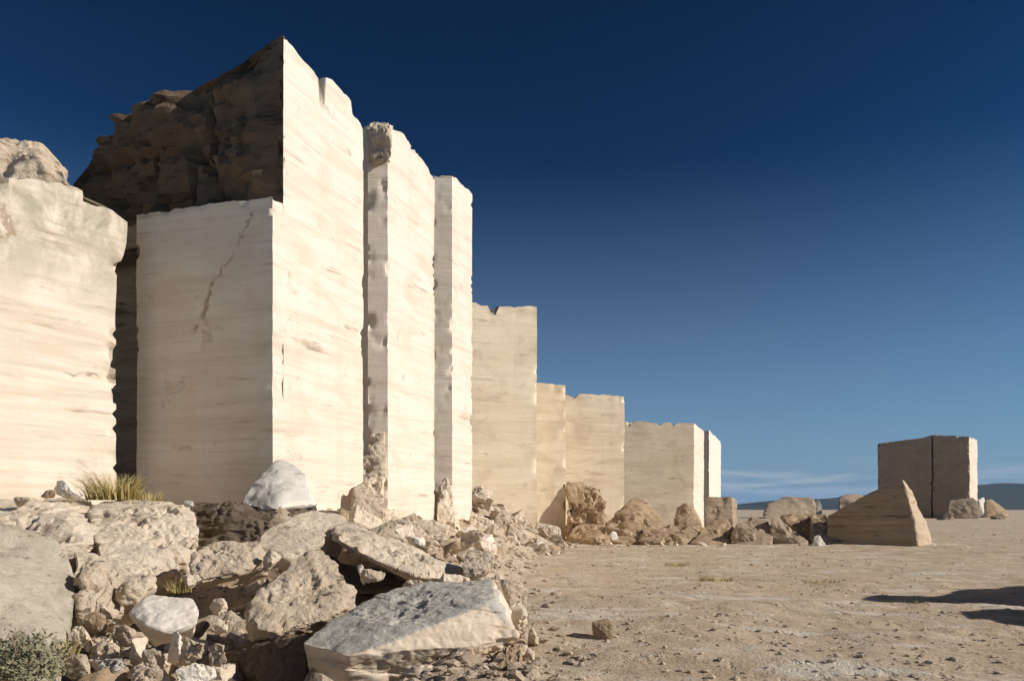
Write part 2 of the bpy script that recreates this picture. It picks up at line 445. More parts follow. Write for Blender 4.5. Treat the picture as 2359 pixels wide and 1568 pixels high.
DR = np.array([0.352, 1.0]); DR /= np.linalg.norm(DR)        # along the sunlit faces, away from the viewer
DL = np.array([-DR[1], DR[0]])                               # along the shaded faces, to the left
c0 = np.array(XY(628, Y0)); c1 = np.array(on_line(836)); cu = np.array(on_line(653))
tower = empty('quarried_tower', (c0[0], c0[1], 1.5), 'tallest cream marble tower with dark weathered crust on its upper left side', 'marble tower')
# lower, cleanly cut block
Lw = 5.15
zl = zof(447, c0[1]); zl2 = zof(495, c0[1] + Lw * DL[1])
sl = along(c0, DL)
foot = [c0, c0 + DL * Lw, c0 + DL * Lw + DR * 5, c0 + DR * 4.9, ]
low_foot = [c0, c0 + DR * 0.64, c0 + DR * 1.5 + DL * 0.25, c0 + DR * 1.5 + DL * Lw, c0 + DL * Lw]
lean = lambda V: -0.018 * (V[:, 2] - 2)
wall('cut_face', low_foot, -0.5, lambda x, y: zl + (zl2 - zl) * max(0, sl(x, y)) / Lw, M_TOWER, 0.13, 0.035, 0.5, 0.14, parent=tower, seed=3, rings=4)
# upper part: sunlit slab with a broken skyline, and the dark crust behind the ledge
sr = along(c0, DR)
def sline(pl):   # (px,py) -> (distance along the sunlit line, z)
    out = []
    for px, py in pl:
        q = on_line(px); out.append((sr(*q), zof(py, q[1])))
    return prof(out)
top_r = sline([(640, 88), (653, 88), (668, 97), (700, 140), (733, 174), (736, 178), (739, 242), (748, 240), (751, 172), (765, 178), (808, 232), (813, 262), (830, 275), (837, 296)])
Lu = 10.5
slu = along(cu, DL)
top_l = prof([(0, zof(92, 25)), (0.3, zof(104, 25)), (1.5, zof(122, 25)), (3.4, zof(178, 25.5)), (5.0, zof(215, 26)), (6.7, zof(246, 26.6)), (8.3, zof(315, 27.0)), (9.2, zof(370, 27.4)), (10.5, zof(450, 27.8))])
def z_up(x, y):
    a = sr(x, y); b = slu(x, y)
    w = min(max(b / 0.9, 0), 1)
    back = max(0.0, a - 0.6) * 0.35
    return top_r(a) * (1 - w) + (top_l(b) - back * 0.5) * w
zr_ = lambda p3: 0.0
# sunlit mass (right) from ground to the skyline
sun_foot = [c0 + DR * 0.54 + DL * 0.012, c1, c1 + DL * 3.0, c0 + DR * 1.9 + DL * 3.0, c0 + DR * 1.5 + DL * 0.35]
wall('sunlit_face', sun_foot, -0.5, z_up, M_TOWER, 0.12, 0.035, 0.4, 0.12, parent=tower, seed=5, rings=8)
def crust_rough(p3):
    return 0.9 * fbm(p3, 0.4, 3, 31) - 0.55 * np.abs(fbm(p3, 1.1, 4, 32, 0.6)) + 0.35 * (np.floor(3 * fbm(p3, 0.9, 3, 33)) / 3) + 0.1 + 0.22 * np.round(1.6 * fbm(p3, (0.15, 0.15, 1.5), 2, 35)) - 0.5 * np.exp(-(fbm(p3, (0.8, 0.8, 0.12), 2, 36) / 0.03) ** 2)
crust_foot = [cu + DL * 0.05 + DR * 0.06, cu + DL * 0.6 + DR * 1.4, cu + DL * 1.5 + DR * 3.8, cu + DL * Lu + DR * 5.0, cu + DL * Lu + DR * 0.9, cu + DL * 5 + DR * 0.25]
wall('weathered_shaded_rock', crust_foot, zl2 - 1.2, lambda x, y: z_up(x, y) + 0.1, M_CRUST, 0.16, 0.1, 0.6, 0.6, rough=crust_rough, parent=tower, seed=7, far_soft=lambda p3: sstep(0.15, 1.6, (p3[:, 0] - cu[0]) * DL[0] + (p3[:, 1] - cu[1]) * DL[1]), rings=9)

# second and third pillars of the same wall
def pillar(label, pxl, pxr, pxg, tops, back, seed, mat=M_WHITE, zb=-0.5):
    a = np.array(on_line(pxl)); b = np.array(on_line(pxr))
    w = (pxl - pxg) * K / F * a[1]
    g = a + np.array([-w, -0.10 * w])               # front face, turned a little to the sun
    tp = []
    for px, py in tops:
        q = on_line(px); tp.append((sr(*q), zof(py, q[1])))
    f = prof(tp)
    o = wall('marble_pillar', [a, b, b + DL * back, g + np.array([-1.4, 1.6]), g], zb, lambda x, y: f(sr(x, y)), M_TOWER, 0.12, 0.035, 0.4, 0.19, seed=seed, rings=8)
    return tag(o, label, 'marble pillar')
pillar('middle pale marble pillar with ochre eroded hollow at its top beside the tallest tower', 893, 1000, 848,
       [(890, 282), (905, 290), (930, 305), (945, 335), (965, 355), (985, 385), (1000, 415)], 4.0, 11)
pillar('slim pale marble pillar with pointed top at the far end of the tall wall', 1041, 1087, 1000,
       [(1040, 404), (1050, 412), (1062, 428), (1080, 440), (1088, 452)], 5.0, 12)
# ochre knob under the skyline of the middle pillar
a = np.array(on_line(893))
kp = [P(846, 300, 30.2), P(900, 290, 30.0), P(905, 370, 30.0), P(850, 380, 30.2), P(860, 280, 30.6), P(895, 278, 30.8), P(846, 300, 31.6), P(900, 300, 31.6), P(850, 380, 31.6), P(900, 378, 31.6)]
tag(rock('eroded_boulder', kp, M_ROUGH, 5, 0.07, 14, chip=0.12), 'rounded ochre boulder with a hollow capping the left edge of the middle pillar', 'boulder')

# ---------------------------------------------------------------- left wall
LW = np.array([0.58, 1.0]); LW /= np.linalg.norm(LW)
e = np.array(XY(268, 24.7)); LWn = np.array([-LW[1], LW[0]])
sL = along(e, -LW)
topL = prof([(0, zof(508, 24.7)), (0.5, zof(478, 24.5)), (1.2, zof(444, 24)), (1.7, zof(432, 23.6)), (2.6, zof(428, 23)), (5, zof(420, 21)), (8, zof(400, 19))])
def bulge(p3):     # the upper end swells out past the cut edge
    d = np.hypot(p3[:, 0] - e[0], p3[:, 1] - e[1])
    return 0.26 * np.exp(-(d / 0.9) ** 2) * sstep(9.2, 10.5, p3[:, 2]) * (1 - sstep(11.0, 12.4, p3[:, 2]))
lw = wall('marble_wall', [e, e + LWn * 3.0, e + LWn * 3.0 - LW * 9, e - LW * 9], -0.5, lambda x, y: topL(sL(x, y)), M_LEFT, 0.16, 0.08, 0.45, 0.5, rough=bulge, seed=21, rings=8)
tag(lw, 'pale marble wall at the left edge with a rounded crumbling top corner', 'marble wall')
# knoll on top of it
kn = [P(-60, 300, 24), P(30, 308, 24), P(90, 335, 24), P(150, 375, 24.4), P(160, 440, 24.6), P(158, 400, 26), P(-80, 330, 27), P(60, 310, 27), P(-100, 480, 23.5), P(165, 480, 25), P(150, 470, 27), P(-100, 470, 27)]
tag(rock('weathered_knoll', kn, M_ROUGH, 6, 0.06, 22, chip=0.08, cuts=5), 'tan weathered rock knoll on top of the left marble wall', 'rock knoll')
# recess block between the left wall and the tower
tag(wall('narrow_wall', [XY(225, 27.9), XY(345, 27.0), XY(350, 28.3), XY(225, 29.4)], -0.5, lambda x, y: zof(495, 26.5), M_BROWN, 0.2, 0.04, 0.5, 0.2, seed=23, rings=4),  # brown deepens the gap, its shade put into the colour
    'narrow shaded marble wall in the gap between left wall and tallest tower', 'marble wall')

# ---------------------------------------------------------------- stepped walls beyond
def block(name, label, cat, pxl, Yl, pxr, Yr, tops, mat, depth, seed, zb=-1, skew=0.0, res=0.25, chip=0.3, back=None, amp=0.07, sunside=None):
    a, b = np.array(XY(pxl, Yl)), np.array(XY(pxr, Yr))
    d = (b - a); L = np.linalg.norm(d); d = d / L
    s = along(a, d)
    tp = []
    for px, py in tops:
        t = (px - pxl) / (pxr - pxl)
        # perspective-correct position on the face
        u = (px * K - 512) / F
        den = (b[0] - a[0]) - u * (b[1] - a[1])
        tt = (u * a[1] - a[0]) / den
        Yp = a[1] + tt * (b[1] - a[1])
        tp.append((tt * L, zof(py, Yp)))
    f = prof(tp)
    if back is None:
        br = b * (1 + depth / b[1]); br = br + np.array([-skew, 0])
        bl = a * (1 + depth / a[1]) if pxl < 1100 else a + np.array([a[0] / a[1] * depth * 1.0, depth])
    else: br, bl = back
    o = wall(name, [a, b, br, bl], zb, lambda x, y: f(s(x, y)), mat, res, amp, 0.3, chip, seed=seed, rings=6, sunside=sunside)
    return tag(o, label, cat)
block('marble_wall', 'highest beige step wall right of the slim pillar with a dark notch in its top', 'marble wall', 1068, 45.0, 1237, 46.8,
      [(1060, 695), (1095, 698), (1108, 704), (1126, 702), (1130, 722), (1142, 722), (1147, 703), (1200, 706), (1237, 708)], M_BEIGE, 8, 31, skew=0.6)
block('marble_wall', 'narrow beige step wall between the highest step and the notched step', 'marble wall', 1200, 55.0, 1303, 56.0,
      [(1200, 880), (1240, 880), (1303, 884)], M_BEIGE, 8, 32, skew=0.6)
block('marble_wall', 'beige step wall with ragged top behind the dark cracked boulder', 'marble wall', 1262, 63.0, 1437, 65.0,
      [(1262, 908), (1310, 908), (1322, 918), (1334, 908), (1360, 906), (1400, 911), (1437, 912)], M_BEIGE, 8, 33, skew=0.6)
# low far wall with sunlit end faces
Y4 = 88.0
a4 = np.array(XY(1425, Y4)); b4 = np.array(XY(1600, Y4 + 1.2))
def far_end(pxa, pxb, anchor):
    ax, ay = anchor; u = (pxb * K - 512) / F; s = 0.352
    Y = (ax - s * ay) / (u - s); return np.array([u * Y, Y])
e4 = far_end(1600, 1621, b4)
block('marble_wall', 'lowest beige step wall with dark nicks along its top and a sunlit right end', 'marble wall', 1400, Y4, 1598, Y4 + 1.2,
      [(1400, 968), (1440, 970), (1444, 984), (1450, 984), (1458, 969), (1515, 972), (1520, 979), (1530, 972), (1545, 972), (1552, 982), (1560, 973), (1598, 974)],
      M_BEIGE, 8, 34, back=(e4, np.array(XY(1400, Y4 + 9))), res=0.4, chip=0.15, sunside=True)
b5 = far_end(1600, 1633, b4); e5 = far_end(1600, 1660, b4)
o = wall('marble_pillar', [b5, e5, e5 + DL * 9, b5 + DL * 9], -1, lambda x, y: zof(990, b5[1]) + (zof(1016, e5[1]) - zof(990, b5[1])) * max(0, min(1, (y - b5[1]) / (e5[1] - b5[1]))), M_WHITE, 0.4, 0.05, 0.3, 0.3, seed=36, rings=5)
tag(o, 'far small sunlit marble pillar ending the row of step walls', 'marble pillar')

# far block on the right
FB = 200.0
fa, fb_ = np.array(XY(2022, FB)), np.array(XY(2232, FB - 7))
fr = fb_ + np.array([0.352, 1]) * 6
fbl = far_end(0, 2246, fb_) if False else np.array([fb_[0] + 7.3, fb_[1] + 9.2])
far = empty('marble_stack', (fa[0], fa[1], 0), 'isolated dark brown flat-topped marble block standing far right on the floor', 'marble block')
m1 = np.array(XY(2145, FB - 4.1)); m2 = np.array(XY(2149, FB - 4.3))
def blk(foot, z0, z1, seed, name):
    a = foot[0]; s = along(foot[0], foot[1] - foot[0]); L = np.linalg.norm(foot[1] - foot[0])
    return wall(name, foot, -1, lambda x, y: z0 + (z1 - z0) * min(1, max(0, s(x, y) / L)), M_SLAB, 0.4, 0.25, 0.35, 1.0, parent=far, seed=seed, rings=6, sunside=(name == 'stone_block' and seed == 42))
blk([fa, m1, m1 + np.array([2, 11]), fa + np.array([5.2, 11])], zof(1020, FB), zof(1008, FB), 41, 'stone_block')
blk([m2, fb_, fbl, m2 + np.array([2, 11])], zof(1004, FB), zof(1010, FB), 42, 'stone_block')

# ---------------------------------------------------------------- key rocks
def krock(name, label, cat, pts, mat, seed, sub=5, amp=0.05, chip=0.05, cuts=0, strata=None, group=None, sharp=30, p=60, freq=1.0, facets=14, matf=None, grit=1.0, ground=False):
    pp = [P(*q) for q in pts]
    if ground:
        zm = sorted(q[2] for q in pp)[len(pp) // 2]
        pp += [(q[0], q[1], -0.25) for q in pp if q[2] <= zm]
    return tag(rock(name, pp, mat, sub, amp, seed, chip, cuts, strata, sharp=sharp, p=p, freq=freq, facets=facets, matf=matf, grit=grit), label, cat, group)
# big front slab
top_or_side = lambda nrm, c: (nrm[:, 2] < 0.62)
krock('marble_slab', 'largest tilted slab in the foreground with smooth grey top and cream side', 'stone slab',
      [(690, 1478, 11.5), (790, 1405, 12.7), (880, 1350, 13.5), (1010, 1335, 13.7), (1130, 1320, 13.7), (1160, 1350, 12.9), (1205, 1430, 12.1), (1195, 1480, 11.8),
       (1120, 1385, 12.0), (1040, 1408, 11.7), (930, 1445, 11.3), (800, 1505, 10.8), (790, 1600, 11.2), (930, 1575, 11.5), (1060, 1530, 11.8), (1190, 1492, 12.0), (720, 1560, 12), (1130, 1400, 14.0), (860, 1450, 14.0)],
      [M_GREY, M_CREAM], 51, 7, 0.013, 0.02, freq=2.2, facets=8, matf=top_or_side, strata=((0.1, 0.15, 1), 0.20, 0.03))
krock('layered_rock', 'rough tan rock with slanting furrows between the white boulder and the grey slab', 'rock',
      [(545, 1412, 13.0), (590, 1365, 13.6), (640, 1315, 14.2), (690, 1268, 14.9), (745, 1252, 15.2), (795, 1300, 15.0), (838, 1352, 14.4), (765, 1425, 13.2), (650, 1458, 12.6), (565, 1440, 12.6),
       (600, 1520, 13.4), (800, 1460, 14.8), (700, 1420, 15.4)], M_ROUGH, 52, 6, 0.035, 0.05, strata=((0.75, 0.1, 0.66), 0.16, 0.028), freq=1.8, facets=10)
krock('pale_block', 'pale lit block lying left of the furrowed rock above the small cave', 'rock',
      [(428, 1292, 15.4), (485, 1245, 16.0), (600, 1238, 16.4), (632, 1272, 16.2), (560, 1325, 15.2), (450, 1355, 14.9), (470, 1350, 16.4), (610, 1310, 17.2), (500, 1260, 17.4)], M_ROUGH, 53, 6, 0.04, 0.06, 2, freq=1.6)
krock('white_boulder', 'smooth whitish boulder in the left foreground in front of the small cave', 'boulder',
      [(290, 1410, 11.9), (330, 1365, 12.4), (445, 1370, 12.4), (462, 1400, 12.2), (455, 1440, 11.8), (400, 1462, 11.6), (330, 1440, 11.6), (350, 1490, 12.5), (440, 1480, 12.9), (320, 1400, 12.9)], M_WHITE, 54, 6, 0.025, 0.02, 2, facets=20)
krock('pale_slab', 'long smooth pale slab under the foot of the tallest tower', 'stone slab',
      [(575, 1250, 16.9), (640, 1190, 18.2), (720, 1168, 19.2), (790, 1178, 19.4), (815, 1200, 19.0), (745, 1240, 17.4), (680, 1275, 16.6), (590, 1290, 16.6), (620, 1300, 18.4), (790, 1260, 19.4), (690, 1330, 17.0), (760, 1320, 18.0)], M_LEDGE, 55, 6, 0.03, 0.05, facets=16)
krock('sloping_ridge', 'long tan rock ridge sloping down right above the dark hollow', 'rock',
      [(735, 1225, 17.6), (775, 1190, 18.8), (870, 1222, 19.4), (980, 1268, 19.0), (1075, 1310, 18.0), (1090, 1345, 16.8), (950, 1322, 16.2), (850, 1285, 16.4), (770, 1240, 16.8), (950, 1350, 18), (1085, 1385, 17.6), (1020, 1375, 17.0)], M_LEDGE, 56, 7, 0.03, 0.035, 1, freq=2.0, p=24)
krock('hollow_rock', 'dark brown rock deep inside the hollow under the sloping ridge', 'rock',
      [(700, 1290, 17.4), (750, 1262, 18.2), (850, 1290, 18.4), (930, 1330, 18.0), (940, 1360, 17.2), (820, 1370, 16.8), (720, 1350, 16.6), (720, 1380, 18.6), (920, 1380, 18.8)], M_SHADE, 71, 5, 0.07, 0.10)
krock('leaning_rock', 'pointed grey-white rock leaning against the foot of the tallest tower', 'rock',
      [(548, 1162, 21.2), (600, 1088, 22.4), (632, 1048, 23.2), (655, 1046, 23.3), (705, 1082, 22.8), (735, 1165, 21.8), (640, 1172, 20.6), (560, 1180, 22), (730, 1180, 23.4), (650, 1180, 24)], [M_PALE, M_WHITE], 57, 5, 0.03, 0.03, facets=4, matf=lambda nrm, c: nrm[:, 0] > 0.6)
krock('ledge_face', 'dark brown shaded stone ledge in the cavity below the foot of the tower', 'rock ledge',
      [(425, 1163, 20.4), (560, 1162, 20.6), (660, 1170, 20.8), (800, 1180, 21.2), (660, 1300, 20.0), (430, 1300, 19.8), (425, 1163, 23.6), (790, 1180, 23.6), (430, 1300, 23.6), (780, 1300, 23)], M_SHADE, 72, 6, 0.04, 0.06, freq=3.0)
krock('upright_rock', 'egg-shaped cream rock in the foot of the gap right of the tallest tower', 'rock',
      [(806, 1172, 24.4), (812, 1115, 25.2), (835, 1106, 25.4), (862, 1130, 25.2), (885, 1190, 24.4), (840, 1200, 24.0), (810, 1190, 26), (880, 1195, 26)], M_ROUGH, 58, 5, 0.04, 0.05)
# left ledge
krock('rock_ledge', 'broad pale rock ledge below the left wall left of the dark cavity', 'rock ledge',
      [(205, 1168, 19.0), (260, 1152, 20.0), (430, 1158, 20.5), (448, 1175, 19.2), (462, 1245, 17.8), (436, 1292, 17.0), (330, 1330, 16.0), (232, 1290, 15.8), (215, 1230, 16.8),
       (240, 1420, 17), (430, 1360, 18), (440, 1330, 19.5), (430, 1160, 22), (220, 1155, 22.5)], M_LEDGE, 60, 7, 0.019, 0.04, 2, freq=3.0, facets=8, strata=((0.1, 0.2, 1), 0.38, 0.05))
krock('rock_ledge', 'stepped pale rock shelf at the left edge under the left wall', 'rock ledge',
      [(-60, 1160, 17.5), (40, 1150, 18.4), (190, 1150, 19.6), (222, 1165, 19.0), (226, 1220, 17.2), (190, 1262, 15.8), (90, 1250, 15.2), (-60, 1235, 15.2), (-60, 1400, 16), (200, 1400, 17), (220, 1150, 22), (-60, 1155, 22)],
      M_LEDGE, 73, 6, 0.03, 0.05, 2, freq=2.4, strata=((0.0, 0.2, 1), 0.30, 0.05))
krock('rock_ledge', 'lower jutting pale rock below the ledge left of the small cave', 'rock ledge',
      [(168, 1262, 15.2), (250, 1268, 15.6), (345, 1300, 15.4), (368, 1335, 14.8), (300, 1372, 14.0), (225, 1380, 13.8), (170, 1330, 14.2), (180, 1460, 14.6), (340, 1440, 15.2), (350, 1330, 16.5), (190, 1290, 16.8)],
      M_LEDGE, 74, 6, 0.03, 0.04, 2, freq=2.2, p=100)
krock('lichen_boulder', 'large grey-green lichened boulder filling the lower left corner behind the bush', 'boulder',
      [(-80, 1200, 12.6), (40, 1206, 13.6), (120, 1228, 14.2), (180, 1300, 13.8), (172, 1400, 12.4), (146, 1530, 10.9), (-80, 1680, 8.4), (120, 1680, 10.2), (-120, 1300, 11.2), (-100, 1200, 15.5), (60, 1230, 15.8), (185, 1400, 14.6)], M_LICHEN, 61, 6, 0.018, 0.02, 2, freq=2.0)
krock('ragged_rock', 'ragged brown rock full of dark slots right of the lichened boulder', 'rock',
      [(172, 1320, 12.9), (190, 1292, 13.4), (262, 1300, 13.6), (275, 1360, 13.2), (250, 1402, 12.7), (190, 1430, 12.5), (180, 1420, 13.6), (270, 1420, 14)], M_ROUGH, 62, 6, 0.08, 0.24, strata=((1, 0, 0.2), 0.16, 0.10))
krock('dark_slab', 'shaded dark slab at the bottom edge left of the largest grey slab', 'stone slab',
      [(722, 1455, 12.2), (690, 1450, 12.7), (560, 1472, 13.4), (525, 1500, 12.8), (620, 1600, 11.8), (700, 1600, 11.6), (730, 1560, 12.2), (730, 1600, 13.4), (540, 1600, 13.4)], M_SHADE, 63, 6, 0.03, 0.05, freq=1.6)
krock('corner_rock', 'tan block with a black shadow under it at the right end of the ridge', 'rock',
      [(1062, 1298, 17.0), (1085, 1262, 17.8), (1135, 1270, 17.6), (1146, 1290, 17.2), (1118, 1315, 16.8), (1070, 1332, 16.8), (1090, 1340, 18), (1130, 1320, 18)], M_ROUGH, 64, 5, 0.06, 0.08)
krock('side_rock', 'broken pale rock at the bottom edge right of the largest slab', 'rock',
      [(1120, 1530, 10.8), (1150, 1490, 11.2), (1200, 1475, 11.4), (1208, 1535, 10.8), (1120, 1590, 10.6), (1200, 1600, 10.6), (1200, 1530, 11.8)], M_BROWN, 65, 5, 0.08, 0.10)
krock('floor_rock', 'small brown cube of rock alone on the floor right of the largest slab', 'rock',
      [(1364, 1470, 13.6), (1362, 1430, 13.7), (1400, 1420, 13.8), (1412, 1438, 13.6), (1410, 1474, 13.4), (1365, 1474, 13.9), (1408, 1474, 13.9), (1370, 1428, 14.0), (1408, 1430, 14.0)], M_BROWN, 67, 5, 0.03, 0.03, p=90, facets=4)
krock('floor_rock', 'small pale flat stone nearest the bottom edge right of centre', 'rock',
      [(1315, 1508, 11.6), (1335, 1495, 11.8), (1375, 1490, 11.8), (1388, 1500, 11.6), (1370, 1516, 11.4), (1330, 1518, 11.4)], M_ROUGH, 69, 4, 0.05, 0.05)
# smaller rocks that lie between them: column, row, width, height, distance, material, label
chunks = [
 (285, 1462, 60, 50, 11.6, M_ROUGH, 'tan stone touching the lower left of the white boulder'),
 (318, 1497, 50, 62, 11.2, M_CREAM, 'upright oval cream stone below the white boulder'),
 (355, 1515, 62, 48, 11.0, M_ROUGH, 'rough tan stone right of the upright oval stone'),
 (398, 1482, 46, 70, 11.4, M_WHITE, 'narrow white stone under the tip of the white boulder'),
 (446, 1492, 100, 62, 11.5, M_ROUGH, 'wide tan rock below the right end of the white boulder'),
 (500, 1505, 58, 50, 11.3, M_ROUGH, 'tan stone right of the wide tan rock'),
 (235, 1500, 80, 56, 11.4, M_ROUGH, 'tan rock in the rubble right of the bush'),
 (190, 1462, 60, 60, 11.8, M_CREAM, 'cream stone below the ragged brown rock'),
 (215, 1430, 55, 46, 12.2, M_BROWN, 'brown stone at the foot of the ragged brown rock'),
 (252, 1532, 90, 44, 10.7, M_GREY, 'grey stone at the bottom edge below the rubble'),
 (180, 1532, 70, 50, 10.6, M_ROUGH, 'tan stone at the bottom edge beside the bush'),
 (330, 1552, 90, 40, 10.5, M_ROUGH, 'tan stone at the bottom edge below the oval stone'),
 (450, 1545, 110, 44, 10.7, M_WHITE, 'wide whitish rock at the bottom edge left of the dark slab'),
 (505, 1392, 50, 40, 13.4, M_CREAM, 'cream stone just right of the white boulder top'),
 (510, 1440, 40, 44, 12.4, M_CREAM, 'small cream stone right of the white boulder'),
 (590, 1342, 60, 38, 14.6, M_ROUGH, 'tan stone between pale block and furrowed rock'),
 (630, 1285, 50, 46, 15.8, M_CREAM, 'small cream stone above the furrowed rock'),
 (300, 1362, 70, 46, 13.4, M_ROUGH, 'tan stone under the ledge above the white boulder'),
 (240, 1400, 50, 44, 12.9, M_CREAM, 'cream stone between ragged rock and white boulder'),
 (440, 1340, 50, 40, 14.6, M_CREAM, 'cream stone in front of the small cave'),
 (860, 1330, 60, 40, 15.2, M_ROUGH, 'tan stone in front of the dark hollow'),
 (830, 1318, 24, 44, 15.4, M_WHITE, 'thin white stone at the left of the dark hollow'),
 (960, 1345, 70, 30, 15.8, M_CREAM, 'flat pinkish stone in front of the ridge'),
 (1040, 1335, 90, 34, 15.6, M_CREAM, 'flat cream stone at the right foot of the ridge'),
 (1120, 1345, 60, 30, 15.0, M_ROUGH, 'tan stone behind the right end of the largest slab'),
 (1000, 1260, 50, 40, 20.5, M_CREAM, 'cream stone on top of the ridge below the middle pillar'),
 (1040, 1262, 44, 42, 20.5, M_BROWN, 'brown stone on the ridge below the slim pillar'),
 (950, 1245, 60, 34, 21.5, M_WHITE, 'white stone on the slope below the middle pillar'),
 (905, 1222, 50, 34, 22.0, M_CREAM, 'cream stone on the slope left below the middle pillar'),
 (1085, 1240, 70, 44, 22.5, M_ROUGH, 'rough tan stone right of the slim pillar foot'),
 (785, 1182, 40, 30, 21.0, M_BROWN, 'small brown stone at the right foot of the tallest tower'),
 (435, 1155, 26, 16, 19.4, M_GREY, 'small grey stone on the ledge left of the dark cavity'),
 (40, 1152, 60, 22, 17.0, M_ROUGH, 'low tan stone on the ledge at the left edge'),
 (110, 1135, 40, 22, 19.0, M_BROWN, 'small brown stone on the ledge under the left wall'),
 (160, 1120, 70, 44, 20.0, M_WHITE, 'white stone leaning on the foot of the left wall'),
 (1190, 1415, 54, 66, 13.2, M_CREAM, 'cream stone leaning on the right end of the largest slab'),
 (1222, 1455, 40, 40, 12.6, M_ROUGH, 'tan stone beside the cream stone at the right end of the largest slab'),
 (1185, 1490, 60, 40, 11.9, M_CREAM, 'cream stone at the right corner of the largest slab'),
 (1225, 1502, 44, 34, 11.6, M_ROUGH, 'tan stone at the edge of the floor by the largest slab'),
 (960, 1552, 90, 46, 11.0, M_CREAM, 'cream rubble rock at the bottom edge under the largest slab'),
 (1165, 1360, 44, 60, 13.9, M_ROUGH, 'tan stone behind the right corner of the largest slab'),
]
for i, (px, py, w, h, Y, mat, lab) in enumerate(chunks):
    r_ = random.Random(900 + i); pts = []
    dd = w * K / F * Y * 0.45
    for _ in range(11):
        v = np.array([r_.gauss(0, 1), r_.gauss(0, 1), r_.gauss(0, 1)]); v /= np.abs(v).max() * r_.uniform(1.0, 1.25)
        pts.append((px + w * .53 * v[0], py - h * .53 * v[2] + (h * .2 if v[2] < 0 else 0), Y + dd * v[1]))
    krock('broken_stone', lab, 'stone', pts, mat, 900 + i, 4 if w < 60 else 5, 0.07, 0.10, 2, facets=8)

# rocks in the foot of the gaps
for i, (px, py, w, h, Y) in enumerate([(868, 960, 36, 60, 31), (866, 1020, 40, 60, 30.6), (860, 1075, 60, 70, 29.8), (862, 1135, 44, 80, 27.5)]):
    krock('wedged_rock', ['topmost brown rock wedged in the gap beside the middle pillar', 'second brown rock from the top in the gap beside the middle pillar',
          'third brown rock down in the gap beside the middle pillar', 'lowest brown rock in the gap right of the egg-shaped rock'][i], 'rock',
          [(px - w * .5, py - h * .3, Y), (px + w * .5, py - h * .45, Y), (px + w * .5, py + h * .5, Y - .2), (px - w * .5, py + h * .5, Y - .3), (px - w * .45, py - h * .4, Y + 1.6), (px + w * .5, py - h * .5, Y + 1.6), (px, py + h * .5, Y + 1.6)],
          M_CREAM, 80 + i, 5, 0.06, 0.08, 2, p=110, facets=3, group='rocks wedged in the gap')
krock('wedged_rock', 'tapering rough cream rock in the gap between middle and slim pillars', 'rock',
      [(1010, 1120, 35.2), (1028, 1095, 35.6), (1046, 1130, 35.4), (1056, 1235, 34.4), (1002, 1245, 34.2), (1012, 1120, 36.8), (1004, 1245, 36.8), (1060, 1240, 36.8)], M_CREAM, 85, 6, 0.06, 0.12, 3)

M_WARM = stone('warm_stone', (0.60, 0.46, 0.31), (0.46, 0.34, 0.22), BROWN, (0.6, 0.6, 1.5), 0.7, 0.58, bump=0.7, pits=0.3)
